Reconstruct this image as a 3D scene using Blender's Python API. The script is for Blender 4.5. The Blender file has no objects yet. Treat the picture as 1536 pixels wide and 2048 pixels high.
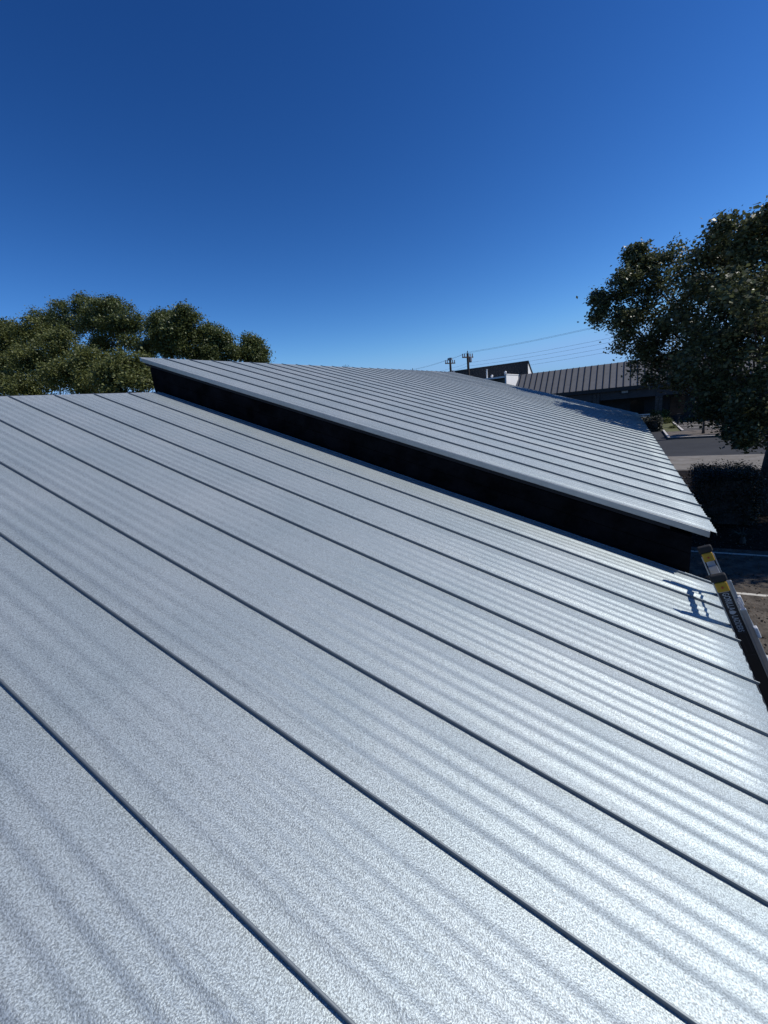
import bpy, bmesh, math, random
import numpy as np
from mathutils import Vector, Matrix
R = math.radians
scn = bpy.context.scene
COL = scn.collection
GZ = 5.0                                     # camera height above the ground

# ---------------------------------------------------------------- camera
cam_d = bpy.data.cameras.new('camera')
cam = bpy.data.objects.new('camera', cam_d); COL.objects.link(cam)
right = Vector((.8707, .4810, -.1022)); up = Vector((-.0324, .2635, .9641)); back = Vector((.4907, -.8362, .2450))
right.normalize(); back = (back - right*back.dot(right)).normalized(); up = back.cross(right)
M = Matrix.Identity(4)
for i in range(3):
    M[i][0] = right[i]; M[i][1] = up[i]; M[i][2] = back[i]
M[2][3] = GZ
cam.matrix_world = M
cam_d.sensor_fit = 'VERTICAL'; cam_d.sensor_height = 36; cam_d.sensor_width = 27
cam_d.lens = 36*837.83/2048
cam_d.clip_start = .05; cam_d.clip_end = 2000
scn.camera = cam

# ---------------------------------------------------------------- light
SUN = Vector((.62, .28, .73)).normalized()
w = bpy.data.worlds.new('World'); scn.world = w; w.use_nodes = True
nt = w.node_tree; nt.nodes.clear()
sky = nt.nodes.new('ShaderNodeTexSky'); sky.sky_type = 'NISHITA'; sky.sun_disc = False
sky.sun_elevation = math.asin(SUN.z); sky.sun_rotation = math.atan2(SUN.x, SUN.y)
sky.altitude = 200; sky.air_density = 1.0; sky.dust_density = .02; sky.ozone_density = 3.0
bg = nt.nodes.new('ShaderNodeBackground'); bg.inputs[1].default_value = .085
out = nt.nodes.new('ShaderNodeOutputWorld')
sep = nt.nodes.new('ShaderNodeSeparateColor'); cmb = nt.nodes.new('ShaderNodeCombineColor'); nt.links.new(sky.outputs[0], sep.inputs[0])
for ch, (k, p) in enumerate(((2.137, 1.987), (1.70, 1.599), (1.888, 1.431))):      # deep polarised-looking blue: per-channel film response of the clear sky
    a = nt.nodes.new('ShaderNodeMath'); a.operation = 'MULTIPLY'; a.inputs[1].default_value = .085; nt.links.new(sep.outputs[ch], a.inputs[0])
    b_ = nt.nodes.new('ShaderNodeMath'); b_.operation = 'POWER'; b_.inputs[1].default_value = p; nt.links.new(a.outputs[0], b_.inputs[0])
    c_ = nt.nodes.new('ShaderNodeMath'); c_.operation = 'MULTIPLY'; c_.inputs[1].default_value = k/.085; nt.links.new(b_.outputs[0], c_.inputs[0])
    d_ = nt.nodes.new('ShaderNodeMath'); d_.operation = 'SMOOTH_MIN'; d_.inputs[1].default_value = (.25, .47, .84)[ch]/.085; d_.inputs[2].default_value = .15/.085; nt.links.new(c_.outputs[0], d_.inputs[0])
    nt.links.new(d_.outputs[0], cmb.inputs[ch])
nt.links.new(cmb.outputs[0], bg.inputs[0]); nt.links.new(bg.outputs[0], out.inputs[0])
sd = bpy.data.lights.new('sun', 'SUN'); sd.energy = 3.7; sd.angle = R(.53); sd.color = (1, .965, .91)
sun = bpy.data.objects.new('sun', sd); COL.objects.link(sun)
sun.rotation_euler = SUN.to_track_quat('Z', 'Y').to_euler(); sun.location = (0, 0, 60)
scn.view_settings.view_transform = 'Standard'; scn.view_settings.look = 'None'
scn.view_settings.exposure = 0.0; scn.view_settings.gamma = 1; scn.view_settings.use_curve_mapping = False

# ---------------------------------------------------------------- materials
def mat(name, col, rough=.6, metal=0., var=0., scale=3., bump=0., bscale=40., bdist=.01, spec=None, col2=None, detail=4, trans=0.):
    m = bpy.data.materials.new(name); m.use_nodes = True
    n = m.node_tree.nodes; l = m.node_tree.links
    b = n['Principled BSDF']
    b.inputs['Roughness'].default_value = rough; b.inputs['Metallic'].default_value = metal
    b.inputs['Base Color'].default_value = (*col, 1)
    if spec is not None: b.inputs['Specular IOR Level'].default_value = spec
    tc = n.new('ShaderNodeTexCoord')
    if var or col2:
        t = n.new('ShaderNodeTexNoise'); t.inputs['Scale'].default_value = scale; t.inputs['Detail'].default_value = detail
        t.inputs['Roughness'].default_value = .65
        l.new(tc.outputs['Object'], t.inputs['Vector'])
        r = n.new('ShaderNodeValToRGB'); r.color_ramp.elements[0].position = .35; r.color_ramp.elements[1].position = .65
        c2 = col2 or tuple(min(1, c*(1+var)) for c in col); c1 = col if col2 else tuple(c*(1-var) for c in col)
        r.color_ramp.elements[0].color = (*c1, 1); r.color_ramp.elements[1].color = (*c2, 1)
        l.new(t.outputs[0], r.inputs[0]); l.new(r.outputs[0], b.inputs['Base Color'])
    if bump:
        t2 = n.new('ShaderNodeTexNoise'); t2.inputs['Scale'].default_value = bscale; t2.inputs['Detail'].default_value = 3
        l.new(tc.outputs['Object'], t2.inputs['Vector'])
        bp = n.new('ShaderNodeBump'); bp.inputs['Strength'].default_value = bump; bp.inputs['Distance'].default_value = bdist
        l.new(t2.outputs[0], bp.inputs['Height']); l.new(bp.outputs[0], b.inputs['Normal'])
    return m

def roof_metal(name, grain):
    """embossed zinc-aluminium coated sheet: fine pebble relief, faint cloudy sheen"""
    m = bpy.data.materials.new(name); m.use_nodes = True
    n = m.node_tree.nodes; l = m.node_tree.links; b = n['Principled BSDF']
    tc = n.new('ShaderNodeTexCoord')
    big = n.new('ShaderNodeTexNoise'); big.inputs['Scale'].default_value = 1.6; big.inputs['Detail'].default_value = 3
    l.new(tc.outputs['Object'], big.inputs['Vector'])
    fine = n.new('ShaderNodeTexNoise'); fine.inputs['Scale'].default_value = 230; fine.inputs['Detail'].default_value = 2; fine.inputs['Roughness'].default_value = .6
    l.new(tc.outputs['Object'], fine.inputs['Vector'])
    r1 = n.new('ShaderNodeValToRGB')
    r1.color_ramp.elements[0].position = .3; r1.color_ramp.elements[1].position = .7
    r1.color_ramp.elements[0].color = (.53, .605, .61, 1); r1.color_ramp.elements[1].color = (.59, .65, .65, 1)
    l.new(big.outputs[0], r1.inputs[0])
    r2 = n.new('ShaderNodeValToRGB')
    r2.color_ramp.elements[0].position = .36; r2.color_ramp.elements[1].position = .64
    g = grain
    r2.color_ramp.elements[0].color = (1-g, 1-g, 1-g, 1); r2.color_ramp.elements[1].color = (1, 1, 1, 1)
    l.new(fine.outputs[0], r2.inputs[0])
    mx = n.new('ShaderNodeMixRGB'); mx.blend_type = 'MULTIPLY'; mx.inputs[0].default_value = 1
    l.new(r1.outputs[0], mx.inputs[1]); l.new(r2.outputs[0], mx.inputs[2]); l.new(mx.outputs[0], b.inputs['Base Color'])
    b.inputs['Metallic'].default_value = .55
    rr = n.new('ShaderNodeMapRange'); rr.inputs[3].default_value = .53; rr.inputs[4].default_value = .60
    l.new(big.outputs[0], rr.inputs[0]); l.new(rr.outputs[0], b.inputs['Roughness'])
    bp = n.new('ShaderNodeBump'); bp.inputs['Strength'].default_value = .85; bp.inputs['Distance'].default_value = .0016
    l.new(fine.outputs[0], bp.inputs['Height']); l.new(bp.outputs[0], b.inputs['Normal'])
    return m

def leaf_mat(name, c1, c2, rough=.38, tr=.18):
    m = bpy.data.materials.new(name); m.use_nodes = True
    n = m.node_tree.nodes; l = m.node_tree.links; b = n['Principled BSDF']
    g = n.new('ShaderNodeNewGeometry')
    r = n.new('ShaderNodeValToRGB')
    r.color_ramp.elements[0].color = (*c1, 1); r.color_ramp.elements[1].color = (*c2, 1)
    l.new(g.outputs['Random Per Island'], r.inputs[0]); l.new(r.outputs[0], b.inputs['Base Color'])
    b.inputs['Roughness'].default_value = rough
    t = n.new('ShaderNodeBsdfTranslucent'); hs = n.new('ShaderNodeHueSaturation')
    hs.inputs['Value'].default_value = 1.3; l.new(r.outputs[0], hs.inputs['Color']); l.new(hs.outputs[0], t.inputs['Color'])
    mx = n.new('ShaderNodeMixShader'); mx.inputs[0].default_value = tr
    l.new(b.outputs[0], mx.inputs[1]); l.new(t.outputs[0], mx.inputs[2])
    l.new(mx.outputs[0], n['Material Output'].inputs['Surface'])
    return m

MT = dict(
    roof=roof_metal('galvalume_sheet', .56),
    seam=mat('galvalume_seam', (.19, .215, .225), .5, .5, .06, 30),
    trim=mat('galvalume_trim', (.42, .45, .46), .5, .5, .08, 6),
    black=mat('black_painted_board', (.0075, .0075, .0085), .95, 0, .5, 4, .3, 20, .01, spec=.02),
    under=mat('roof_underside', (.02, .02, .022), .8, spec=.2),
    asphalt_old=mat('worn_asphalt', (.050, .042, .034), .95, 0, 0, 3.2, .8, 26, .03, spec=.2, col2=(.150, .130, .108), detail=12),
    asphalt=mat('dark_asphalt', (.040, .041, .042), .9, 0, .16, .6, .4, 60, .01, spec=.25, detail=8),
    lot=mat('far_lot_asphalt', (.10, .092, .085), .9, 0, .3, .8, .3, 60, .01, spec=.2, detail=8),
    concrete=mat('weathered_concrete', (.175, .155, .125), .9, 0, 0, 1.4, .4, 40, .01, spec=.2, col2=(.25, .23, .20), detail=9),
    kerb_side=mat('kerb_concrete_shaded', (.09, .082, .072), .9, 0, .3, 3),  # bare concrete side, its colour darkened to stand in for shade
    kerb=mat('painted_kerb', (.55, .52, .47), .8, 0, .15, 3, .3, 30, .01),
    paint=mat('white_road_paint', (.60, .57, .50), .8, 0, .14, 14, .2, 50, .005, detail=8),
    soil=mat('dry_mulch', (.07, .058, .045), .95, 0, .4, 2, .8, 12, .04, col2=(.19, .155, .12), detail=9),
    shade_dark=mat('painted_ground_shade', (.012, .009, .007), .95, 0, .5, 3, .8, 12, .04, spec=.1, detail=9),  # near-black ground colour with the tree shade painted in
    grass=mat('dry_grass', (.07, .08, .03), .95, 0, .4, 1.2, .8, 10, .05, col2=(.13, .13, .05), detail=9),
    bark=mat('oak_bark', (.075, .062, .05), .95, 0, .4, 9, .9, 14, .05, detail=8),
    roof_dark=mat('charcoal_metal_roof', (.165, .160, .150), .6, .0, .08, 2),
    seam_dark=mat('charcoal_seam', (.022, .022, .022), .55, .2),
    wall_dark=mat('dark_grey_wall', (.045, .045, .046), .8, 0, .15, 1.5),
    wall_black=mat('black_ribbed_metal', (.010, .011, .014), .55, 0, .2, 2),
    wall_white=mat('white_render', (.78, .76, .72), .85, 0, .05, 1),
    stone=mat('cut_stone', (.07, .062, .055), .9, 0, .3, 3, .5, 12, .02),
    glass=mat('dark_glass', (.015, .02, .022), .08, 0),
    vent=mat('pale_vent_metal', (.7, .7, .68), .5, .2),
    pole=mat('pole_wood', (.06, .045, .035), .9, 0, .2, 8),
    insul=mat('grey_porcelain', (.25, .27, .3), .35),
    wire=mat('wire', (.02, .025, .035), .6, .3),
    ladder_black=mat('black_fibreglass', (.012, .012, .013), .45),
    alum=mat('ladder_aluminium', (.45, .47, .48), .42, .85, .06, 20),
    yellow=mat('yellow_plastic', (.48, .27, .015), .4, 0, .06, 30),
    rubber=mat('black_rubber', (.018, .017, .016), .8),
    print=mat('white_print', (.42, .42, .41), .5),
    grey_print=mat('grey_print', (.045, .045, .047), .5),
    red=mat('red_rivet', (.45, .06, .02), .5),
    oak_leaf=leaf_mat('oak_leaf', (.044, .052, .020), (.15, .165, .070), .46, .24),
    oak_far=leaf_mat('oak_leaf_sunlit', (.066, .080, .020), (.20, .215, .065), .55, .28),
    oak_far2=leaf_mat('oak_leaf_green', (.056, .074, .024), (.165, .19, .062), .5, .28),
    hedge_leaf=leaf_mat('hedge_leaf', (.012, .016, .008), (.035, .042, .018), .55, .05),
    shrub_leaf=leaf_mat('bright_shrub_leaf', (.06, .08, .015), (.16, .17, .04), .5, .25),
    sign=mat('pale_sign', (.34, .34, .32), .6),
)

# ---------------------------------------------------------------- helpers
def link(name, me, m=None, parent=None, smooth=False):
    o = bpy.data.objects.new(name, me); COL.objects.link(o)
    if m is not None and not me.materials: me.materials.append(MT[m] if isinstance(m, str) else m)
    if parent is not None: o.parent = parent
    if smooth: me.polygons.foreach_set('use_smooth', [True]*len(me.polygons))
    return o

def tag(o, label=None, cat=None, group=None, kind=None):
    if label: o['label'] = label
    if cat: o['category'] = cat
    if group: o['group'] = group
    if kind: o['kind'] = kind
    return o

def thing(name, label, cat, group=None, loc=(0, 0, 0)):
    o = bpy.data.objects.new(name, None); COL.objects.link(o); o.location = loc; o.empty_display_size = .2
    return tag(o, label, cat, group)

class MB:
    def __init__(s): s.v = []; s.f = []
    def hexa(s, p):          # 8 corners: bottom 4 (ccw), top 4
        b = len(s.v); s.v += [tuple(q) for q in p]
        s.f += [(b+3, b+2, b+1, b), (b+4, b+5, b+6, b+7)] + [(b+i, b+(i+1) % 4, b+4+(i+1) % 4, b+4+i) for i in range(4)]
        return s
    def box(s, x0, x1, y0, y1, z0, z1):
        return s.hexa([(x0, y0, z0), (x1, y0, z0), (x1, y1, z0), (x0, y1, z0), (x0, y0, z1), (x1, y0, z1), (x1, y1, z1), (x0, y1, z1)])
    def obox(s, c, ax, ay, az):      # centre and three half-axis vectors
        c, ax, ay, az = map(Vector, (c, ax, ay, az))
        return s.hexa([c-ax-ay-az, c+ax-ay-az, c+ax+ay-az, c-ax+ay-az, c-ax-ay+az, c+ax-ay+az, c+ax+ay+az, c-ax+ay+az])
    def quad(s, *p):
        b = len(s.v); s.v += [tuple(q) for q in p]; s.f.append(tuple(range(b, b+len(p)))); return s
    def tube(s, pts, rad, n=8, cap=True):
        pts = [Vector(p) for p in pts]; rad = rad if hasattr(rad, '__len__') else [rad]*len(pts)
        b0 = len(s.v); ref = Vector((0, 0, 1))
        for i, p in enumerate(pts):
            d = (pts[min(i+1, len(pts)-1)]-pts[max(i-1, 0)]).normalized()
            a = d.cross(ref if abs(d.dot(ref)) < .95 else Vector((1, 0, 0))).normalized(); c = d.cross(a)
            for k in range(n):
                t = 2*math.pi*k/n; s.v.append(tuple(p+(a*math.cos(t)+c*math.sin(t))*rad[i]))
        for i in range(len(pts)-1):
            for k in range(n):
                a = b0+i*n+k; c = b0+i*n+(k+1) % n
                s.f.append((a, a+n, c+n, c))
        if cap:
            s.f.append(tuple(b0+k for k in range(n))); s.f.append(tuple(b0+(len(pts)-1)*n+k for k in reversed(range(n))))
        return s
    def mesh(s, name):
        me = bpy.data.meshes.new(name); me.from_pydata(s.v, [], s.f); me.update(); return me
    def build(s, name, m, parent=None, smooth=False): return link(name, s.mesh(name), m, parent, smooth)

def bevel(o, wd=.01, seg=2):
    md = o.modifiers.new('bevel', 'BEVEL'); md.width = wd; md.segments = seg; md.limit_method = 'ANGLE'; return o

rng = np.random.default_rng(7)
def leaves_mesh(name, centers, spread, per, size, rg, flat=.6):
    """many small bent leaf quads gathered round twig centres"""
    c = np.repeat(centers, per, axis=0); n = len(c)
    p = c + rg.normal(0, 1, (n, 3))*np.array(spread)*np.array([1, 1, flat])
    d = rg.normal(0, 1, (n, 3)); d[:, 2] *= .6; d /= np.linalg.norm(d, axis=1)[:, None]
    nn = rg.normal(0, 1, (n, 3)); nn[:, 2] = np.abs(nn[:, 2])+.4
    s_ = np.cross(d, nn); s_ /= np.linalg.norm(s_, axis=1)[:, None]
    u = np.cross(s_, d)
    L = size*rg.uniform(.6, 1.35, (n, 1)); Wd = L*rg.uniform(.28, .42, (n, 1))
    V = np.empty((n, 4, 3))
    V[:, 0] = p-d*L*.5; V[:, 1] = p+s_*Wd+u*L*.08; V[:, 2] = p+d*L*.5; V[:, 3] = p-s_*Wd+u*L*.08
    me = bpy.data.meshes.new(name)
    me.vertices.add(n*4); me.vertices.foreach_set('co', V.reshape(-1).astype(np.float32))
    me.loops.add(n*4); me.loops.foreach_set('vertex_index', np.arange(n*4, dtype=np.int32))
    me.polygons.add(n); me.polygons.foreach_set('loop_start', np.arange(0, n*4, 4, dtype=np.int32))
    me.update(calc_edges=True); return me

def blob_centers(blobs, dens, rg, hollow=.45):
    out = []
    for (x, y, z, r) in blobs:
        k = max(9, int(dens*r*r))
        d = rg.normal(0, 1, (k, 3)); d /= np.linalg.norm(d, axis=1)[:, None]
        rr = r*(hollow+(1-hollow)*rg.random(k)**.6)
        out.append(np.array([x, y, z])+d*rr[:, None]*np.array([1, 1, .85]))
    return np.concatenate(out)

def tree(name, label, base, fork_h, blobs, trunk_r, leafmat, dens, per, size, spread, seed, group=None, lean=(0, 0), cat='tree', thick=.28, hollow=.45):
    rg = np.random.default_rng(seed); rnd = random.Random(seed)
    t = thing(name, label, cat, group, base)
    B = Vector(base); tr = MB()
    fork = Vector((lean[0], lean[1], fork_h))
    pts = [Vector((0, 0, -.1)), Vector((lean[0]*.1, lean[1]*.2, fork_h*.35)), Vector((lean[0]*.6, lean[1]*.5, fork_h*.7)), fork]
    tr.tube(pts, [trunk_r*1.35, trunk_r, trunk_r*.9, trunk_r*.8], 10)
    tr.build('trunk', 'bark', t, True)
    br = MB()
    for (x, y, z, r) in blobs:
        e = Vector((x, y, z))-B
        mid = fork.lerp(e, .5)+Vector((rnd.uniform(-.3, .3), rnd.uniform(-.3, .3), -.12*(e-fork).length*rnd.random()))*1.0
        r0 = trunk_r*thick*(.35+.2*rnd.random())+.012*r
        br.tube([fork-Vector((0, 0, .15)), fork.lerp(mid, .5)+Vector((0, 0, .1)), mid, mid.lerp(e, .6)+Vector((rnd.uniform(-.1, .1), 0, .1)), e],
                [r0, r0*.8, r0*.6, r0*.4, r0*.15], 6)
        for _ in range(int(4+r*4)):
            d = Vector((rnd.gauss(0, 1), rnd.gauss(0, 1), rnd.gauss(0, .7))).normalized()*r*rnd.uniform(.5, .95)
            s0 = mid.lerp(e, rnd.uniform(.4, 1))
            br.tube([s0, s0.lerp(e+d, .5)+Vector((0, 0, .05)), e+d], [r0*.25, r0*.16, .006], 4, False)
    br.build('limbs', 'bark', t, True)
    sat = []                              # ragged outline: smaller sprays standing out of each clump
    for (x, y, z, r) in blobs:
        for _ in range(4):
            d = rg.normal(0, 1, 3); d[2] = abs(d[2])*.9 if rg.random() < .7 else d[2]; d /= np.linalg.norm(d)
            sat.append((x+d[0]*r*.95, y+d[1]*r*.95, z+d[2]*r*.9, r*rg.uniform(.22, .38)))
    C = blob_centers([(x, y, z, r*.93) for x, y, z, r in blobs]+sat, dens, rg, hollow)-np.array(base)
    me = leaves_mesh('crown', C, [spread]*3, per, size, rg, .75)
    link('crown', me, leafmat, t)
    return t

def leaf_box(x0, x1, y0, y1, z0, z1, n, rg, round_=.12):
    """points on the shell of a clipped hedge"""
    P = []
    while len(P) < n:
        p = np.array([rg.uniform(x0, x1), rg.uniform(y0, y1), rg.uniform(z0, z1)])
        f = rg.integers(0, 6)
        if f == 5: f = 4
        if f < 2: p[0] = (x0, x1)[f]
        elif f < 4: p[1] = (y0, y1)[f-2]
        else: p[2] = z1
        P.append(p+rg.normal(0, round_*.5, 3))
    return np.array(P)

# ================================================================ SETTING
def sheet(name, x0, x1, y0, y1, z, m, kind='structure'):
    o = MB().quad((x0, y0, z), (x1, y0, z), (x1, y1, z), (x0, y1, z)).build(name, m)
    return tag(o, kind=kind)
sheet('ground', -700, 700, -500, 900, -.02, 'grass')
sheet('parking_lot', -16, 60, -60, 27.3, 0, 'asphalt_old')
tag(MB().box(-60, 60, 27.3, 32, -.05, .012).build('pavement', 'concrete'), kind='structure')
sheet('road', -80, 80, 32, 41.0, -.004, 'asphalt')
sheet('driveway', -22, 3.2, 41.0, 78, .0, 'asphalt')
sheet('far_parking_lot', 4.75, 60, 46.0, 70, .004, 'lot')
tag(MB().box(3.35, 60, 41.2, 45.9, -.05, .10).build('planting_bed', 'soil'), kind='structure')
tag(MB().box(3.38, 4.55, 45.9, 62, -.05, .06).build('planting_strip', 'grass'), kind='structure')
sheet('mulch_bank', 2, 60, 70, 90, .01, 'soil')
def kerb(stones):
    a = MB(); b = MB()
    for (x0, x1, y0, y1) in stones:
        a.box(x0, x1, y0, y1, -.05, .15)
        b.box(x0+.012, x1-.012, y0+.012, y1-.012, .1505, .154)
    k = a.build('kerb', 'kerb_side'); tag(k, kind='structure'); bevel(k, .015); b.build('kerb_paint', 'kerb', k)
kerb([(3.2+i*3.05, 3.2+i*3.05+3.03, 41.0, 41.2) for i in range(14)])
kerb([(3.18, 3.35, 41.22+i*3.1, 41.22+i*3.1+3.05) for i in range(2)])
kerb([(4.55, 4.75, 46.0+i*3.1, 46.0+i*3.1+3.06) for i in range(5)])

def marking(x0, x1, y, z, wd, rg=rng):
    n = int((x1-x0)/.12)+1; mb = MB(); xs = np.linspace(x0, x1, n)
    a = y-wd/2+rg.normal(0, .006, n); b = y+wd/2+rg.normal(0, .006, n)
    for i in range(n-1):
        mb.quad((xs[i], a[i], z), (xs[i+1], a[i+1], z), (xs[i+1], b[i+1], z), (xs[i], b[i], z))
    o = mb.build('road_marking', 'paint'); return tag(o, kind='structure')
for y in (.7, 3.4, 6.1, 8.82, 11.5, 14.2): marking(1.75, 6.8, y, .004, .105)
for y in (46.7, 49.4, 52.1, 54.8, 57.5, 60.2, 62.9, 65.6): marking(5.0, 10.4, y, .008, .14)

# ================================================================ OWN BUILDING
S = .3327                                   # roof pitch
SP = .459                                   # seam spacing
def pan_profile(y0, y1, rg):
    """cross section of one sheet: shallow stiffening ribs pressed between the seams"""
    n = 41; t = np.linspace(0, 1, n); y = y0+(y1-y0)*t
    z = np.zeros(n)
    for c_, wd_, a_ in ((.215, .17, .0105), (.40, .17, .0078), (.57, .16, .0078), (.74, .16, .0090)):
        c_ += rg.normal(0, .004); u = np.clip((t-c_)/wd_, -.5, .5); z += a_*rg.uniform(.88, 1.12)*(.5+.5*np.cos(2*np.pi*u))
    z += .0012*np.sin(np.pi*t)*rg.uniform(-.4, 1)
    return y, z
def roof(root, x0, x1_, z_at, y0, first, y_end, seed, taper=0.):
    """x0 ridge, x1 eave; z_at(x) height of the pan"""
    rg = np.random.default_rng(seed)
    ys = [y0]; y = first
    while y < y_end-.05: ys.append(y); y += SP
    ys.append(y_end)
    nx = 30
    nrm = Vector((S, 0, 1)).normalized()
    for i in range(len(ys)-1):
        x1 = x1_-taper*(ys[i]-y0); xs = np.linspace(x0, x1, nx)     # the eave is not quite square to the seams
        yy, zz = pan_profile(ys[i]+.001, ys[i+1]-.001, rg)
        amp = 1+.22*np.sin(xs*rg.uniform(.5, 1.1)+rg.uniform(0, 6))[:, None]*np.ones(len(yy))[None]
        wob = .0012*np.sin(xs*rg.uniform(.9, 1.9)+rg.uniform(0, 6))[:, None]*np.sin(np.linspace(0, np.pi, len(yy)))[None]
        drift = .004*np.sin(xs*rg.uniform(.3, .6)+rg.uniform(0, 6))
        V = []
        for a, x in enumerate(xs):
            h = zz*amp[a]+wob[a]
            for b in range(len(yy)):
                yb = yy[b]+drift[a]*math.sin(math.pi*b/(len(yy)-1))
                V.append((x+nrm.x*h[b], yb, z_at(x)+nrm.z*h[b]))
        m_ = len(yy); F = [(a*m_+b, (a+1)*m_+b, (a+1)*m_+b+1, a*m_+b+1) for a in range(nx-1) for b in range(m_-1)]
        # turned-down hem at the eave
        base = (nx-1)*m_; k = len(V)
        for b in range(m_): V.append((x1+.002, yy[b], z_at(x1)-.022))
        F += [(base+b, k+b, k+b+1, base+b+1) for b in range(m_-1)]
        me = bpy.data.meshes.new('roof_panel'); me.from_pydata(V, [], F); me.update()
        p = link('roof_panel', me, 'roof', root, True)
        if i > 0:                         # the seam that locks this sheet to its neighbour
            yk = ys[i]; mb = MB()
            def bar(ya, yb, ha, hb, xa=x0-.035, xb=x1+.014):
                up_ = Vector(nrm)
                c = [(xa, ya), (xb, ya), (xb, yb), (xa, yb)]
                lo = [Vector((x, y_, z_at(x)))+up_*ha for x, y_ in c]; hi = [Vector((x, y_, z_at(x)))+up_*hb for x, y_ in c]
                mb.hexa(lo+hi)
            bar(yk-.0028, yk+.0028, -.002, .012)
            bar(yk-.0038, yk+.0034, .0105, .0175)
            sm = mb.build('standing_seam', 'seam', p)
            bevel(sm, .002, 2)

def zl(x): return GZ - 1.503 - S*x            # lower pan
def zu(x): return GZ - 1.057 - S*x            # upper pan
LOW = thing('building_wing', 'lower wing in the foreground under a pale grey standing-seam metal roof', 'building', loc=(-2.7, 0, 0))
UPP = thing('building_wing', 'higher wing with black side wall and grey metal roof, behind the foreground roof', 'building', loc=(-2.8, 11, 0))
def fix(root):
    for c in COL.objects:
        if c.parent is root: c.matrix_parent_inverse = Matrix.Translation(-Vector(root.location))
roof(LOW, -6.1, .70, zl, -6.4, .449-SP*14, 4.178, 3)
roof(UPP, -6.39, .70, zu, 4.15, 4.54, 17.95, 5, .0195)
# lower wing: deck, fascia, walls
def slope_slab(x0, x1, y0, y1, zf, t0, t1):
    return MB().hexa([(x0, y0, zf(x0)-t1), (x1, y0, zf(x1)-t1), (x1, y1, zf(x1)-t1), (x0, y1, zf(x0)-t1),
                      (x0, y0, zf(x0)-t0), (x1, y0, zf(x1)-t0), (x1, y1, zf(x1)-t0), (x0, y1, zf(x0)-t0)])
slope_slab(-6.08, .66, -6.38, 4.13, zl, .004, .10).build('roof_deck', 'under', LOW)
MB().box(.662, .685, -6.4, 4.13, zl(.66)-.20, zl(.66)-.03).build('fascia', 'black', LOW)
MB().box(-5.9, .42, -6.2, 4.13, 0, zl(.42)-.16).build('wall', 'wall_dark', LOW)
wl = MB(); wl.quad((-5.9, 4.13, zl(.42)-.2), (.42, 4.13, zl(.42)-.2), (.42, 4.13, zl(.42)-.1), (-5.9, 4.13, zl(-5.9)-.1))
wl.quad((-5.9, -6.2, zl(.42)-.2), (.42, -6.2, zl(.42)-.2), (.42, -6.2, zl(.42)-.1), (-5.9, -6.2, zl(-5.9)-.1))
wl.quad((-5.9, -6.2, zl(.42)-.2), (-5.9, 4.13, zl(.42)-.2), (-5.9, 4.13, zl(-5.9)-.1), (-5.9, -6.2, zl(-5.9)-.1)); wl.build('gable_wall', 'wall_dark', LOW)
slope_slab(-6.145, -6.102, -6.4, 4.1, zl, -.004, .06).build('ridge_trim', 'trim', LOW)
# upper wing
slope_slab(-6.36, .38, 4.176, 17.9, zu, .004, .10).build('roof_deck', 'under', UPP)
# rake trim: a folded strip along the sloping edge, just under the sheet
rt = MB()
rt.hexa([(-6.39, 4.158, zu(-6.39)-.062), (.655, 4.158, zu(.655)-.062), (.655, 4.175, zu(.655)-.062), (-6.39, 4.175, zu(-6.39)-.062),
         (-6.39, 4.143, zu(-6.39)-.003), (.655, 4.143, zu(.655)-.003), (.655, 4.175, zu(.655)-.003), (-6.39, 4.175, zu(-6.39)-.003)])
bevel(rt.build('rake_trim', 'trim', UPP), .004)
MB().hexa([(.655, 4.20, zu(.66)-.10), (.675, 4.20, zu(.66)-.10), (.405, 17.9, zu(.40)-.10), (.385, 17.9, zu(.40)-.10), (.655, 4.20, zu(.66)-.03), (.675, 4.20, zu(.66)-.03), (.405, 17.9, zu(.40)-.03), (.385, 17.9, zu(.40)-.03)]).build('fascia', 'black', UPP)
slope_slab(-6.43, -6.392, 4.15, 17.95, zu, -.004, .05).build('ridge_trim', 'trim', UPP)
# side wall facing the lower roof: horizontal black boards, each a piece of its own
wx0, wx1 = -6.28, .54
WY = 4.18
core = MB()
core.hexa([(wx0, WY+.02, 0), (wx1, WY+.02, 0), (.30, 17.7, 0), (wx0, 17.7, 0), (wx0, WY+.02, zu(wx0)-.10), (wx1, WY+.02, zu(wx1)-.10), (.30, 17.7, zu(.30)-.10), (wx0, 17.7, zu(wx0)-.10)])
core.build('wall', 'black', UPP)
for k in range(3):                          # boards run with the roof slope
    a = zu(0)-.105-.155*(k+1); b = a+.150
    f0 = lambda x, q: q-S*x
    mb = MB(); mb.hexa([(wx0, WY-.006*(k % 2), f0(wx0, a)), (wx1, WY-.006*(k % 2), f0(wx1, a)), (wx1, WY+.02, f0(wx1, a)), (wx0, WY+.02, f0(wx0, a)),
                        (wx0, WY, f0(wx0, b)), (wx1, WY, f0(wx1, b)), (wx1, WY+.02, f0(wx1, b)), (wx0, WY+.02, f0(wx0, b))])
    mb.build('board', 'black', UPP)
fix(LOW); fix(UPP)

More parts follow.
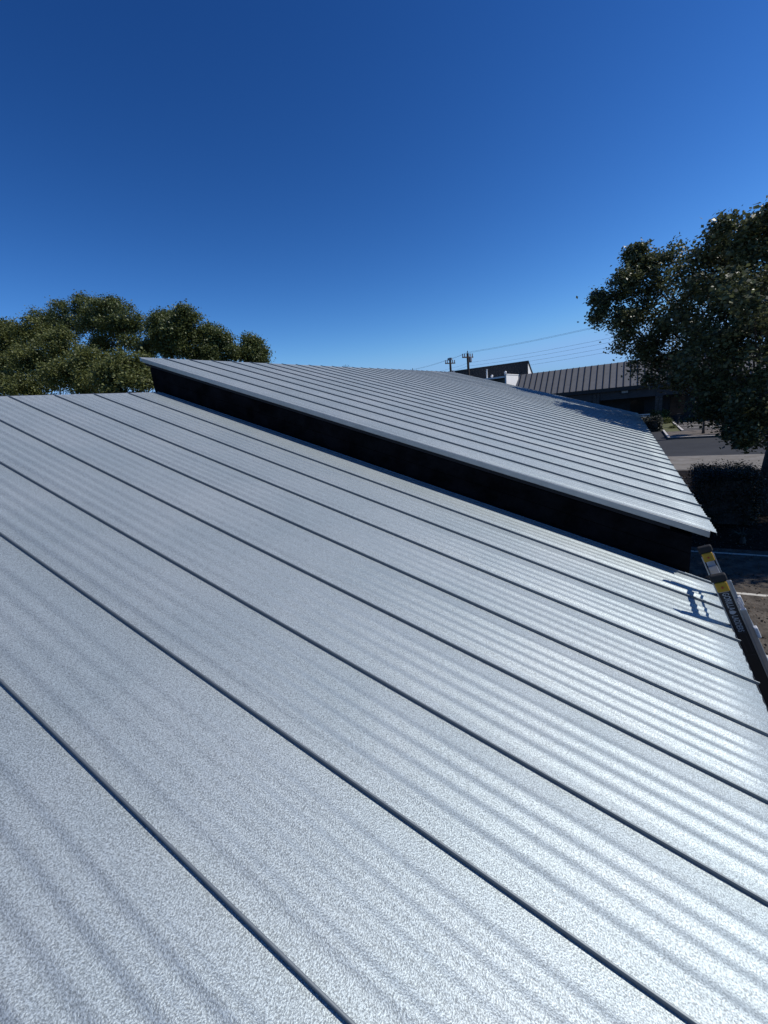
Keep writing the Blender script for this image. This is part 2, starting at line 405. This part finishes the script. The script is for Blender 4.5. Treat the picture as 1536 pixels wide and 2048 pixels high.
# ================================================================ LADDER
LD = thing('extension_ladder', 'black and aluminium extension ladder with yellow locks leaning on the eave', 'ladder', loc=(1.95, 3.65, 0))
ang = R(68); U = Vector((-math.cos(ang), 0, math.sin(ang))); N = Vector((math.sin(ang), 0, math.cos(ang)))  # N points off the roof, outward
P0 = Vector((.745, 0, zl(.70)+.005))        # centre of the front rail where it passes the eave
TOP_O, TOP_I = .36, .63                     # how far outer / inner sections rise past the eave
LEN = -(P0.z)/U.z                           # down to the ground
def rail(y, wid, thk, a, b, m, name, off=0):
    c = P0+U*((a+b)/2)+N*off; mb = MB()
    mb.obox((c.x, y, c.z), N*(wid/2), (0, thk/2, 0), U*((b-a)/2)); o = mb.build(name, m, LD); bevel(o, .006, 3); return o
YN, YF = 3.42, 3.90
def yb(y): return y
for y, sgn in ((YN, -1), (YF, 1)):
    TOP_R = TOP_O+(.04 if sgn > 0 else 0)
    ro = rail(y, .070, .030, LEN, TOP_R, 'ladder_black', 'rail')
    for q in (-1, 1):                       # bright aluminium edges of the rail
        c = P0+U*((LEN+TOP_O)/2)+N*(q*.039)
        o = MB().obox((c.x, y, c.z), N*.0045, (0, .017, 0), U*((TOP_O-LEN)/2)).build('rail_edge', 'alum', ro); bevel(o, .002)
    c = P0+U*((LEN+TOP_O)/2)
    MB().obox((c.x, y-sgn*.0165, c.z), N*.026, (0, .0012, 0), U*((TOP_O-LEN)/2-.01)).build('rail_inside', 'alum', ro)
    # caps and locks
    for tp, wd, th, yy in ((TOP_R, .094, .046, y),):
        c = P0+U*(tp+.012)
        o = MB().obox((c.x, yy, c.z), N*(wd/2), (0, th/2, 0), U*.026).build('end_cap', 'rubber', LD); bevel(o, .012, 3)
        c = P0+U*(tp-.052)
        o = MB().obox((c.x, yy, c.z), N*(wd/2-.012), (0, th/2+.004, 0), U*.036).build('lock_plate', 'yellow', LD); bevel(o, .008, 3)
        q = MB(); cc = Vector((c.x, yy-(th/2+.010), c.z)); q.tube([cc, cc+Vector((0, th+.020, 0))], .007, 10); q.build('rivet', 'red', o)
    # rear half of the folded ladder, in plain aluminium
    rr = rail(y, .034, .026, LEN-.02, TOP_O-.24, 'alum', 'rear_rail', .060)
    for k in range(7):
        c = P0+U*(TOP_O-.42-k*.30)+N*.083
        o = MB().obox((c.x, y+sgn*.006, c.z), N*.011, (0, .022, 0), U*.038).build('rung_bracket', 'vent', rr); bevel(o, .006, 2)
k = 0; s_ = TOP_O-.10
while s_ > LEN+.2:
    if True:
        c = P0+U*s_
        o = MB().obox((c.x, (YN+YF)/2, c.z), N*.030, (0, (YF-YN)/2-.012, 0), U*.011).build('rung', 'alum', LD); bevel(o, .004)
        c = P0+U*(s_-.075)+N*.012
        MB().obox((c.x, (YN+YF)/2, c.z), N*.006, (0, (YF-YN)/2-.017, 0), U*.007).build('rung_shadow_bar', 'alum', LD)  # thin bar added to cast the second shadow line of each rung
        c = P0+U*(s_-.02)+N*.068
        if s_ > TOP_O-.25: s_ -= .28; continue
        o = MB().obox((c.x, (YN+YF)/2, c.z), N*.014, (0, (YF-YN)/2-.012, 0), U*.012).build('rung', 'alum', LD); bevel(o, .004)
    else:
        c = P0+U*s_
        o = MB().obox((c.x, (YN+YF)/2, c.z), N*.022, (0, (YF-YN)/2-.034, 0), U*.011).build('rung', 'alum', LD); bevel(o, .004)
    s_ -= .28
# lettering on the camera side of the near rail, reading down the rail
def lettering(txt, size, along, name, m, parent):
    cu = bpy.data.curves.new('lettering', 'FONT'); cu.body = txt; cu.size = size; cu.extrude = .0004; cu.align_y = 'CENTER'; cu.space_character = 1.06; cu.offset = .0006
    tmp = bpy.data.objects.new('tmp', cu); COL.objects.link(tmp)
    dg = bpy.context.evaluated_depsgraph_get(); me = bpy.data.meshes.new_from_object(tmp.evaluated_get(dg)); bpy.data.objects.remove(tmp)
    xd, yd = -U*.60, N                              # text runs down, its top faces outward (away from the roof)
    o3 = P0+U*along; mt = Matrix.Identity(4)
    for i in range(3): mt[i][0] = xd[i]; mt[i][1] = yd[i]; mt[i][2] = (0, -1, 0)[i]
    mt[0][3] = o3.x; mt[1][3] = YN-.0162; mt[2][3] = o3.z
    me.transform(mt); me.materials.clear(); return link(name, me, m, parent)
near_rail = [c for c in COL.objects if c.parent is LD and c.name.startswith('rail')][0]
lettering('GORILLA', .052, TOP_O-.098, 'lettering', 'print', near_rail)
lettering('LADDERS', .048, TOP_O-.272, 'lettering', 'print', near_rail)
def flat(pts, name, m):
    mb = MB(); f_ = [P0+U*(TOP_O-a)+N*b for a, b in pts]
    mb.quad(*[(q.x, YN-.0164, q.z) for q in f_]); o = mb.build(name, m, near_rail); return o
flat([(.236, -.018), (.256, -.018), (.264, -.004), (.259, .008), (.248, .020), (.240, .012), (.234, .002)], 'emblem', 'print')
flat([(.090, -.028), (.093, -.028), (.093, .028), (.090, .028)], 'printed_line', 'print')
flat([(.405, -.026), (.409, -.026), (.409, .026), (.405, .026)], 'printed_line', 'grey_print')
flat([(.575, -.026), (.579, -.026), (.579, .026), (.575, .026)], 'printed_line', 'grey_print')
for a, b in ((.425, .49), (.49, .555)):
    for q in (-.016, .014): flat([(a, q), (b, q), (b, q+.003), (a, q+.003)], 'printed_line', 'grey_print')
fix(LD)

# ================================================================ STREET SIDE
# two clipped hedges, sago palm, low shrubs
def hedge(name, label, x0, x1, y0, y1, h, n, per, size, m, seed, group=None, cat='hedge', inner='hedge_leaf'):
    rg = np.random.default_rng(seed)
    t = thing(name, label, cat, group, ((x0+x1)/2, (y0+y1)/2, 0))
    c = MB().box(x0+.14, x1-.14, y0+.14, y1-.14, 0, h-.16).build('stems', 'bark', t)
    P = leaf_box(x0, x1, y0, y1, .05, h, n, rg)
    me = leaves_mesh('foliage', P, [.09]*3, per, size, rg, 1.); link('foliage', me, m, t); fix(t); return t
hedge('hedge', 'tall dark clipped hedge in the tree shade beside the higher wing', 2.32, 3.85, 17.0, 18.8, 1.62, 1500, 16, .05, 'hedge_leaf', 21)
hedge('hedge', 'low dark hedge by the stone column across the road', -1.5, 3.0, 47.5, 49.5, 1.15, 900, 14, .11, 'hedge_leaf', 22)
def bush(name, label, c, r, n, per, size, m, seed, group=None, cat='shrub', h=.8):
    rg = np.random.default_rng(seed); t = thing(name, label, cat, group, c)
    d = rg.normal(0, 1, (n, 3)); d /= np.linalg.norm(d, axis=1)[:, None]; d[:, 2] = np.abs(d[:, 2])
    P = d*(r*(.5+.5*rg.random((n, 1))))*np.array([1, 1, h]); P[:, 2] += .05
    link('foliage', leaves_mesh('foliage', P, [r*.12]*3, per, size, rg, 1.), m, t)
    st = MB()
    for k in range(7):
        a = k*.9; st.tube([(0, 0, -.05), (math.cos(a)*r*.3, math.sin(a)*r*.3, r*h*.4), (math.cos(a)*r*.6, math.sin(a)*r*.6, r*h*.75)], [.03, .02, .01], 5)
    st.build('stems', 'bark', t); return t
bush('shrub', 'yellow-green shrub behind the low hedge near the stone column', (3.4, 57.5, 0), 1.2, 260, 14, .12, 'shrub_leaf', 31, h=1.3)
bush('shrub', 'sunlit yellow-green shrub on the planting strip beside the white kerb', (3.9, 55, 0), .75, 160, 12, .09, 'shrub_leaf', 32)
bush('shrub', 'small tuft of green by the kerb corner of the far car park', (4.2, 49.3, 0), .38, 80, 10, .07, 'shrub_leaf', 33)
# sago palm
sg = thing('sago_palm', 'small dark palm with radiating fronds on the shaded ground by the hedge', 'plant', loc=(3.16, 15.2, 0))
for k in range(15):
    a = 2*math.pi*k/15+.1; L = .42+.06*math.sin(k*2.3); mb = MB(); prev = None
    for j in range(9):
        t = j/8; rr = L*t; z = .18+.20*math.sin(t*2.4); p = Vector((math.cos(a)*rr, math.sin(a)*rr, z)); s2 = Vector((-math.sin(a), math.cos(a), -.25))
        wl_ = .055*math.sin(math.pi*min(1, t*.92+.08))+.004
        if j:
            for q in (-1, 1): mb.quad(p, p+s2*q*wl_+Vector((math.cos(a), math.sin(a), 0))*.03, p+Vector((math.cos(a), math.sin(a), 0))*.018)
    mb.tube([(math.cos(a)*L*i/4, math.sin(a)*L*i/4, .18+.20*math.sin(i/4*2.4)) for i in range(5)], [.008, .006, .005, .004, .002], 4)
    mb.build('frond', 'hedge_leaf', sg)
MB().tube([(0, 0, -.02), (0, 0, .1), (0, 0, .2)], [.09, .08, .05], 8).build('stem', 'bark', sg)

# leaf litter: far too many to count
sheet('ground_shade_sheet', 1.0, 9.0, 14.6, 27.0, .004, 'shade_dark')  # dark sheet over the lot, painting in the deep shade under the oak
rg = np.random.default_rng(40)
n = 9000
P = np.stack([rg.uniform(1.2, 9, n), rg.uniform(3, 26, n), np.full(n, .006)], 1)
me = leaves_mesh('leaf_litter', P, [.01, .01, .001], 1, .05, rg, 1.)
lit = link('leaf_litter', me, mat('dry_leaf', (.16, .11, .07), .9, 0, .5, 20)); tag(lit, kind='stuff')

# live oak beside the higher wing; (x, y, z, r) clumps
OAK = [(-.55, 19.2, 7.35, .62), (-.75, 19.6, 7.95, .45), (-.30, 19.0, 8.25, .55), (.25, 19.4, 8.0, .8), (.42, 20.0, 8.75, .5), (.20, 19.6, 9.45, .16), (.22, 19.6, 9.2, .22),
       (1.30, 20.0, 9.0, .65), (1.42, 19.5, 7.7, 1.1), (.45, 19.0, 6.55, .95), (.62, 19.3, 5.6, .65), (-.05, 18.8, 7.0, .6),
       (1.50, 20.4, 6.1, 1.15), (2.25, 19.2, 8.1, .95), (2.75, 19.8, 9.0, .85), (3.45, 20.2, 9.35, .8), (3.95, 19.6, 9.3, .7),
       (2.75, 20.0, 6.8, 1.25), (3.6, 19.3, 7.9, .8), (3.9, 20.6, 7.1, .85), (2.6, 19.0, 5.2, 1.3), (3.75, 19.4, 5.6, 1.2),
       (3.1, 20.2, 3.9, 1.1), (4.0, 19.4, 3.7, 1.1), (1.6, 19.8, 4.9, .8), (2.55, 19.0, 3.4, .55), (3.35, 18.6, 2.75, .38), (4.2, 19.2, 2.9, .8),
       (4.8, 20.5, 8.9, 1.0), (5.6, 19.8, 8.6, 1.7), (5.8, 21.2, 6.2, 1.8), (5.4, 18.6, 5.0, 1.5), (6.6, 19.0, 9.6, 1.5), (7.2, 20.5, 7.6, 1.8),
       (7.6, 19.2, 5.4, 1.5), (4.6, 22.3, 8.6, 1.6), (3.0, 22.4, 7.6, 1.5), (2.8, 22.0, 5.4, 1.3), (5.2, 17.4, 7.4, 1.5), (3.3, 17.6, 7.2, .9), (4.5, 16.9, 5.6, 1.2), (6.4, 16.9, 6.2, 1.4)]
OAK += [(7, 17.0, 5.5, 1.6), (8.5, 17.8, 6.5, 1.8), (7.5, 18.6, 7, 1.6), (9.7, 17.2, 5.5, 1.6), (6.3, 17.4, 5, 1.2), (9, 19, 5, 1.8), (10.6, 18.4, 7, 1.6), (11, 19.8, 6, 1.8), (8, 20, 4.5, 1.6), (6.6, 18.6, 4.4, 1.2)]
def nearer(x, y, z, r):
    k = .935-.20*min(1, max(0, (x/y-.06)/.10)) if x/y < .26 else .935
    return (x*k, y*k, GZ+(z-GZ)*k, r*k)
OAK = [nearer(*b) for b in OAK]
tree('oak_tree', 'large dark live oak at the right edge, overhanging the end of the higher roof', (4.45, 18.7, 0), 2.7, OAK, .34, 'oak_leaf', 78, 30, .10, .13, 51, lean=(.1, -.1))

# oaks behind the ridge of the lower roof
def oaks(i, label, base, fork, blobs, r, m, dens=230, per=44, size=.095, spread=.17, seed=60, thick=.28, hollow=.2):
    return tree('oak_tree', label, base, fork, blobs, r, m, dens, per, size, spread, seed+i, 'oaks behind the foreground roof', thick=thick, hollow=hollow)
def conv(px, py, Y, rpx):
    """world position of a clump from bearing and elevation tables measured once on site plan"""
    c = Vector((.8707, .4810, -.1022))*(px-768)+Vector((.0324, -.2635, -.9641))*(py-1024)+Vector((-.4907, .8362, -.2450))*837.83
    t = Y/c.y; return (c.x*t, Y, c.z*t+GZ, rpx*t*1.0)
def place(L): return [conv(*a) for a in L]
T1 = place([(200, 635, 15.3, 30), (235, 665, 15.4, 26), (160, 640, 15.2, 24), (215, 690, 15.2, 22), (110, 655, 15.3, 24), (120, 630, 15, 22), (165, 612, 15.5, 20), (210, 615, 15, 26), (250, 635, 15, 26), (275, 655, 15.5, 20), (180, 650, 15, 26), (225, 655, 14.8, 24), (140, 665, 15, 24), (262, 690, 15, 20), (195, 690, 14.5, 16), (90, 640, 15, 22), (240, 612, 15.5, 15)])
T2 = place([(350, 685, 14.6, 28), (325, 655, 14.6, 24), (330, 640, 14.5, 20), (370, 640, 14.5, 22), (350, 665, 14.2, 26), (320, 675, 14.2, 20), (385, 670, 14.8, 18), (340, 700, 14.5, 20), (300, 700, 14.5, 16), (372, 700, 14.5, 18)])
T3 = place([(425, 665, 15.5, 16), (445, 685, 15.5, 18), (415, 690, 15.2, 18), (430, 712, 15, 18), (465, 705, 15.5, 13), (400, 718, 15, 16)])
T4 = place([(500, 690, 16.5, 16), (512, 706, 16.5, 15), (490, 708, 16.2, 13), (502, 724, 16.5, 16), (520, 722, 16.6, 9)])
T0 = place([(20, 680, 11, 34), (70, 672, 11, 32), (0, 720, 10.5, 40), (60, 725, 10, 44), (120, 700, 10.5, 36), (130, 750, 9.6, 42), (60, 775, 9.4, 40), (-40, 700, 11, 44), (-60, 650, 12, 36), (-110, 690, 11.5, 50), (-60, 760, 10, 44), (0, 770, 9.6, 36)])
T5 = place([(180, 725, 9.8, 34), (215, 755, 9.4, 34), (255, 740, 9.6, 34), (285, 765, 9.5, 26), (170, 775, 9.3, 26), (235, 785, 9.2, 22), (290, 735, 10, 20)])
def under(B, dx=0, dy=0):
    k = len(B); return (sum(b[0] for b in B)/k+dx, sum(b[1] for b in B)/k+dy, 0)
oaks(0, 'tallest open-crowned oak of the row behind the foreground roof', under(T1), 6.2, T1, .30, 'oak_far2', dens=110, per=34, thick=.3)
oaks(1, 'round-topped oak right of the tallest one, its stem above the roof ridge', under(T2), 6.0, T2, .26, 'oak_far2')
oaks(2, 'narrow oak between the round-topped oak and the smallest oak', under(T3), 5.8, T3, .22, 'oak_far2')
oaks(3, 'smallest oak at the right end of the row, against open sky', under(T4), 5.6, T4, .18, 'oak_far2')
oaks(4, 'broad dense olive-green oak at the left edge of the picture', under(T0), 2.5, T0, .36, 'oak_far', dens=210, per=44, size=.085, spread=.16, hollow=.0)
oaks(5, 'low dense oak crown touching the corner where the two roofs meet', under(T5), 2.2, T5, .28, 'oak_far', dens=230, per=44, size=.085, spread=.16, hollow=.0)

# young tree in the kerbed bed across the road
tree('young_tree', 'small round-headed tree in the kerbed bed across the road', (5.75, 43.2, .1), 1.1,
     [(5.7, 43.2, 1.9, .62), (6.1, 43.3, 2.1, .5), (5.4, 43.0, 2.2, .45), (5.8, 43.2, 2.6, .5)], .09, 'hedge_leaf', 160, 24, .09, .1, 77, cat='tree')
# trees beyond the far car park
fr = random.Random(5)
names = ['tree beyond the far car park, straight above its white bollard', 'tree beyond the far car park, just right of the bollard', 'tree beyond the far car park, behind the young tree', 'tree beyond the far car park, first from the right edge',
         'tree behind the charcoal roof end, mostly hidden by the live oak', 'tree beyond the far car park, hidden deepest behind the live oak']
for i, (x, y) in enumerate(((6.5, 76), (10.5, 78), (14.5, 75), (19.5, 79), (3, 82), (26, 80))):
    B = [(x+fr.uniform(-2.2, 2.2), y+fr.uniform(-1.5, 1.5), fr.uniform(1.4, 6.5), fr.uniform(1.2, 2.0)) for _ in range(11)]
    tree('broadleaf_tree', 'dark green '+names[i], (x, y, 0), 2.0, B, .2, 'oak_far2', 26, 30, .26, .4, 90+i, 'trees beyond the far car park')
# wispy treetop showing over the upper ridge
rgx = conv(690, 733, 32, 1)
tw = thing('treetop', 'thin bare twigs of a treetop just showing over the upper ridge', 'tree', loc=(rgx[0], rgx[1], 0))
mb = MB(); mb.tube([(0, 0, 0), (0, 0, 4), (0, 0, rgx[2]-.4)], [.18, .12, .05], 6)
for k in range(9):
    a = -1.1+k*.28; mb.tube([(0, 0, rgx[2]-.5), (math.sin(a)*.3, 0, rgx[2]-.5+math.cos(a)*.35), (math.sin(a)*.62, .1, rgx[2]-.45+math.cos(a)*.62)], [.03, .03, .012], 4)
mb.build('trunk', 'bark', tw)
link('crown', leaves_mesh('crown', np.array([(math.sin(a)*.4, 0, rgx[2]-.45+math.cos(a)*.3) for a in np.linspace(-1.1, 1.1, 12)]), [.1]*3, 6, .12, np.random.default_rng(3)), 'oak_far2', tw)

# ================================================================ UTILITY POLES AND WIRES
PL = [(7.0, 42.6), (-17.02, 53.35), (-21.12, 58.29), (-30.58, 66.29)]
PH = [10.6, 10.45, 10.45, 10.45]
lab = ['wooden utility pole standing behind the live oak', 'taller-looking utility pole with insulators, right of the pair above the roof', 'utility pole with a canister on top, left of the pair above the roof', 'utility pole whose tip barely clears the ridge of the higher roof']
dirv = Vector((PL[1][0]-PL[0][0], PL[1][1]-PL[0][1], 0)).normalized(); side = Vector((-dirv.y, dirv.x, 0))
HX = [(0, .05, 0), (0, -.1, .5), (0, -1.2, .0), (0, -1.6, .25), (0, -2.0, 0), (0, -2.4, 0)]
for i, ((x, y), h) in enumerate(zip(PL, PH)):
    t = thing('utility_pole', lab[i], 'utility pole', 'utility poles behind the roofs', (x, y, 0))
    MB().tube([(0, 0, -.2), (0, 0, h*.5), (0, 0, h-.3)], [.19, .165, .14], 10).build('pole', 'pole', t)
    mb = MB(); c = Vector((0, 0, h-.75)); mb.obox(c, side*.95, dirv*.06, (0, 0, .07)); mb.build('crossarm', 'pole', t)
    if i == 1:
        mb = MB(); mb.obox((0, 0, h-3.0), side*.7, dirv*.05, (0, 0, .06)); mb.build('crossarm', 'pole', t)
    for q in (-.85, -.45, .55, .9):
        p = side*q+Vector((0, 0, h-.68)); o = MB().tube([p, p+Vector((0, 0, .12)), p+Vector((0, 0, .2)), p+Vector((0, 0, .34))], [.04, .09, .06, .09], 8).build('insulator', 'insul', t)
    MB().tube([(0, 0, h-.3), (0, 0, h)], [.05, .05], 6).build('pole_tip', 'pole', t)
    if i in (1, 2):
        p = side*-.42+Vector((0, 0, h-2.4 if i == 2 else h-1.35)); MB().tube([p, p+Vector((0, 0, .1)), p+Vector((0, 0, .62)), p+Vector((0, 0, .7))], [.14, .22, .22, .1], 12).build('transformer', 'insul', t)
    if i == 2:
        MB().box(-.28, .28, -.2, .2, h-.35, h-.05).build('canister', 'insul', t)
wl_ = ['uppermost overhead wire', 'second overhead wire, close under the uppermost', 'third overhead wire, first below the wide gap', 'fourth overhead wire from the top', 'fifth overhead wire from the top', 'lowest overhead wire of the six']
for k, (_, dz, dx) in enumerate(HX):
    pts = []
    PP = [Vector((PL[0][0], PL[0][1], 0))-dirv*30]+[Vector((p[0], p[1], 0)) for p in PL]
    HH = [10.3]+PH
    for i in range(len(PP)-1):
        a, b = PP[i], PP[i+1]; sag = (b-a).length*.012
        for j in range(12):
            s = j/12; p = a.lerp(b, s)+side*dx; p.z = HH[i]*(1-s)+HH[i+1]*s-.2+dz-sag*4*s*(1-s); pts.append(p)
    p = PP[-1]+side*dx; p.z = HH[-1]-.2+dz; pts.append(p)
    o = MB().tube(pts, .009, 5).build('power_line', 'wire'); tag(o, wl_[k]+' strung between the utility poles', 'wire', 'overhead wires')

# ================================================================ BUILDINGS ACROSS THE ROAD
DK = thing('commercial_building', 'low building with charcoal standing-seam canopy roof across the road', 'building', loc=(0, 60, 0))
EX0, EX1, EY, EZ = -12.7, 16, 56.6, 4.30
RY, RZ = 60.2, 7.10
RX0 = -12.2
SPD = .70; x = EX0; i = 0
gs = (RZ-EZ)/(RY-EY); nn = Vector((0, -gs, 1)).normalized()
while x < EX1-.1:
    xb = min(x+SPD, EX1)
    tx0 = RX0 if i == 0 else x; 
    mb = MB(); a, b, c, d = (Vector((x, EY, EZ)), Vector((xb, EY, EZ)), Vector((xb, RY, RZ)), Vector((x if i else RX0, RY, RZ)))
    lo = [q-nn*.05 for q in (a, b, c, d)]; mb.hexa(lo+[a, b, c, d]); p = mb.build('roof_panel', 'roof_dark', DK)
    if i:
        mb = MB(); q0 = Vector((x, EY-.02, EZ-.015)); q1 = Vector((x, RY, RZ)); mb.hexa([q0-Vector((.035, 0, 0)), q0+Vector((.035, 0, 0)), q1+Vector((.035, 0, 0)), q1-Vector((.035, 0, 0)),
              q0-Vector((.035, 0, 0))+nn*.07, q0+Vector((.035, 0, 0))+nn*.07, q1+Vector((.035, 0, 0))+nn*.07, q1-Vector((.035, 0, 0))+nn*.07]); mb.build('standing_seam', 'seam_dark', p)
    x += SPD; i += 1
MB().box(EX0, EX1, EY+.04, EY+.28, EZ-.42, EZ-.02).build('fascia', 'seam_dark', DK)
bm_ = MB().box(EX0+.4, EX1-.4, EY+.5, EY+.9, 2.95, 3.9).build('beam', 'wall_dark', DK)
MB().box(-.45, .5, EY+.42, EY+.498, 3.45, 3.95).build('sign_frame', 'seam_dark', bm_)
MB().box(-.28, .33, EY+.38, EY+.418, 3.58, 3.82).build('sign_face', 'sign', bm_)
MB().box(EX0+.4, EX1-.4, EY+4.0, EY+14, 0, 4.2).build('wall', 'wall_black', DK)
MB().box(EX0+.4, EX1-.4, EY+.5, EY+14, 4.22, 4.28).build('ceiling', 'seam_dark', DK)
MB().hexa([(RX0, RY, 4.3), (EX1, RY, 4.3), (EX1, RY+9, 4.3), (RX0, RY+9, 4.3), (RX0, RY+.02, RZ-.06), (EX1, RY+.02, RZ-.06), (EX1, RY+9, RZ-.3), (RX0, RY+9, RZ-.3)]).build('flat_roof', 'wall_dark', DK)
rs = random.Random(8)
for cx_ in (-2.9, 3.35, 9.6):                # stone columns laid in courses
    col = MB().box(cx_-.30, cx_+.30, EY+.45, EY+1.0, 0, 4.2).build('column', 'wall_dark', DK)
    z = 0
    while z < 2.9 or (cx_ < 0 and z < 4.1):
        h_ = rs.uniform(.22, .36); a = rs.uniform(-.12, .12); e_ = .03
        for u0, u1 in ((cx_-.34, cx_+a-.012), (cx_+a+.012, cx_+.34)):
            d_ = rs.uniform(0, .03)
            s = MB().box(u0, u1, EY+.36-d_, EY+.45, z+.012, z+h_-.012).build('stone', 'stone', col); bevel(s, .02)
        z += h_
for i, (a, b) in enumerate(((-9, -7.4), (-6.6, -5), (.6, 2.2), (4.6, 6.2), (7, 8.6))):
    g = MB().box(a, b, EY+3.93, EY+3.99, .3, 2.6).build('window', 'seam_dark', DK)
    MB().box(a+.1, b-.1, EY+3.88, EY+3.925, .4, 2.5).build('pane', 'glass', g)
DK.location = (0, 60, 0); fix(DK)
# pale slatted bench seen beside the far column
bn = thing('bench', 'pale slatted bench standing under the charcoal canopy left of the stone column', 'bench', loc=(2.1, 55.6, 0))
for k in range(4): MB().box(-.65, .45, -.25+k*.13, -.15+k*.13, .45, .49).build('slat', 'kerb', bn)
for k in range(3): MB().box(-.65, .45, .29, .33, .6+k*.2, .72+k*.2).build('slat', 'kerb', bn)
for q in (-.6, .36): MB().box(q, q+.05, -.24, .28, 0, .445).build('leg', 'seam_dark', bn); MB().box(q, q+.05, .335, .38, 0, 1.15).build('leg', 'seam_dark', bn)

WB = thing('white_building', 'white rendered building with dark glazing, between black parapet and charcoal roof', 'building', loc=(-15, 70, 0))
MB().box(-15.55, -15.35, 66, 77, 0, 7.55).build('wall', 'wall_white', WB)
MB().box(-15.62, -15.28, 65.85, 77.1, 7.56, 7.68).build('coping', 'wall_white', WB)
MB().box(-24, -15.57, 66.6, 74, 0, 7.15).build('wall', 'wall_dark', WB)
rf = MB().box(-24.2, -15.63, 65.9, 76, 7.17, 7.40).build('roof', 'wall_white', WB)
for k in range(5):
    f_ = MB().box(-23.6+k*1.65, -23.6+k*1.65+1.5, 66.52, 66.58, 4.5, 7.05).build('window', 'seam_dark', WB)
    MB().box(-23.5+k*1.65, -23.6+k*1.65+1.4, 66.46, 66.515, 4.6, 6.95).build('pane', 'glass', f_)
fix(WB)
def vent(label, x, y, z, h, r, ball):
    t = thing('roof_vent', label, 'vent', loc=(x, y, z)); MB().tube([(0, 0, 0), (0, 0, h)], r, 10).build('pipe', 'vent', t)
    if ball: MB().tube([(0, 0, h), (0, 0, h+.08), (0, 0, h+.22), (0, 0, h+.32), (0, 0, h+.38)], [.08, .18, .20, .15, .03], 12).build('cowl', 'vent', t, True)
vent('tall thin white vent pipe on the flat roof before the black parapet', -18.5, 67, 7.40, 1.35, .11, False)
vent('short vent with round cowl standing next to the tall white pipe', -17.9, 67.6, 7.40, .1, .14, True)
vent('white round-headed vent next to the white wall', -15.7, 67, 7.40, .35, .1, True)
bx = thing('roof_unit', 'small white box unit on the roof beneath the black parapet', 'roof unit', loc=(-21.4, 67, 7.4))
bevel(MB().box(-.75, .75, -.5, .5, 0, .42).build('case', 'vent', bx), .05); MB().box(-.6, .6, -.53, -.505, .1, .34).build('grille', 'insul', bx)

BT = thing('black_building', 'black ribbed metal building with slanting top and a white end wall', 'building', loc=(-20, 78, 0))
x0_, x1_, y0_, y1_ = -30, -13.9, 75, 79
MB().hexa([(x0_, y0_+.1, 0), (x1_-.02, y0_+.1, 0), (x1_-.02, y1_, 0), (x0_, y1_, 0), (x0_, y0_+.1, 9.5), (x1_-.02, y0_+.1, 9.5), (x1_-.02, y1_, 7.4), (x0_, y1_, 7.4)]).build('wall', 'wall_white', BT)
k = 0; x = x0_
while x < x1_-.01:
    MB().box(x+.015, min(x+.5, x1_)-.015, y0_+.02, y0_+.095, 3, 9.5).build('panel', 'wall_black', BT); x += .5
    
MB().hexa([(x0_-.1, y0_-.05, 9.48), (x1_+.12, y0_-.05, 9.48), (x1_+.12, y1_+.2, 7.30), (x0_-.1, y1_+.2, 7.30), (x0_-.1, y0_-.05, 9.68), (x1_+.12, y0_-.05, 9.68), (x1_+.12, y1_+.2, 7.52), (x0_-.1, y1_+.2, 7.52)]).build('roof', 'seam_dark', BT)
fix(BT)

# ================================================================ SMALL THINGS ACROSS THE ROAD
bo = thing('bollard', 'white bollard at the back of the far car park, above the kerb', 'bollard', loc=(5.25, 64.2, 0))
bevel(MB().tube([(0, 0, 0), (0, 0, .85), (0, 0, .9)], [.16, .16, .10], 12).build('post', 'paint', bo), .01); MB().tube([(0, 0, .6), (0, 0, .68)], .165, 12).build('band', 'insul', bo)
po = thing('post', 'black post with a spread foot on the planting strip across the road', 'post', loc=(4.68, 50.8, .15))
MB().tube([(0, 0, .1), (0, 0, .9)], [.10, .09], 10).build('shaft', 'rubber', po); MB().box(-.13, .13, -.13, .13, .9, 1.15).build('head', 'rubber', po)
for k in range(3):
    a = k*2.1+.4; MB().tube([(0, 0, .2), (math.cos(a)*.4, math.sin(a)*.4, 0)], .035, 6).build('leg', 'rubber', po)
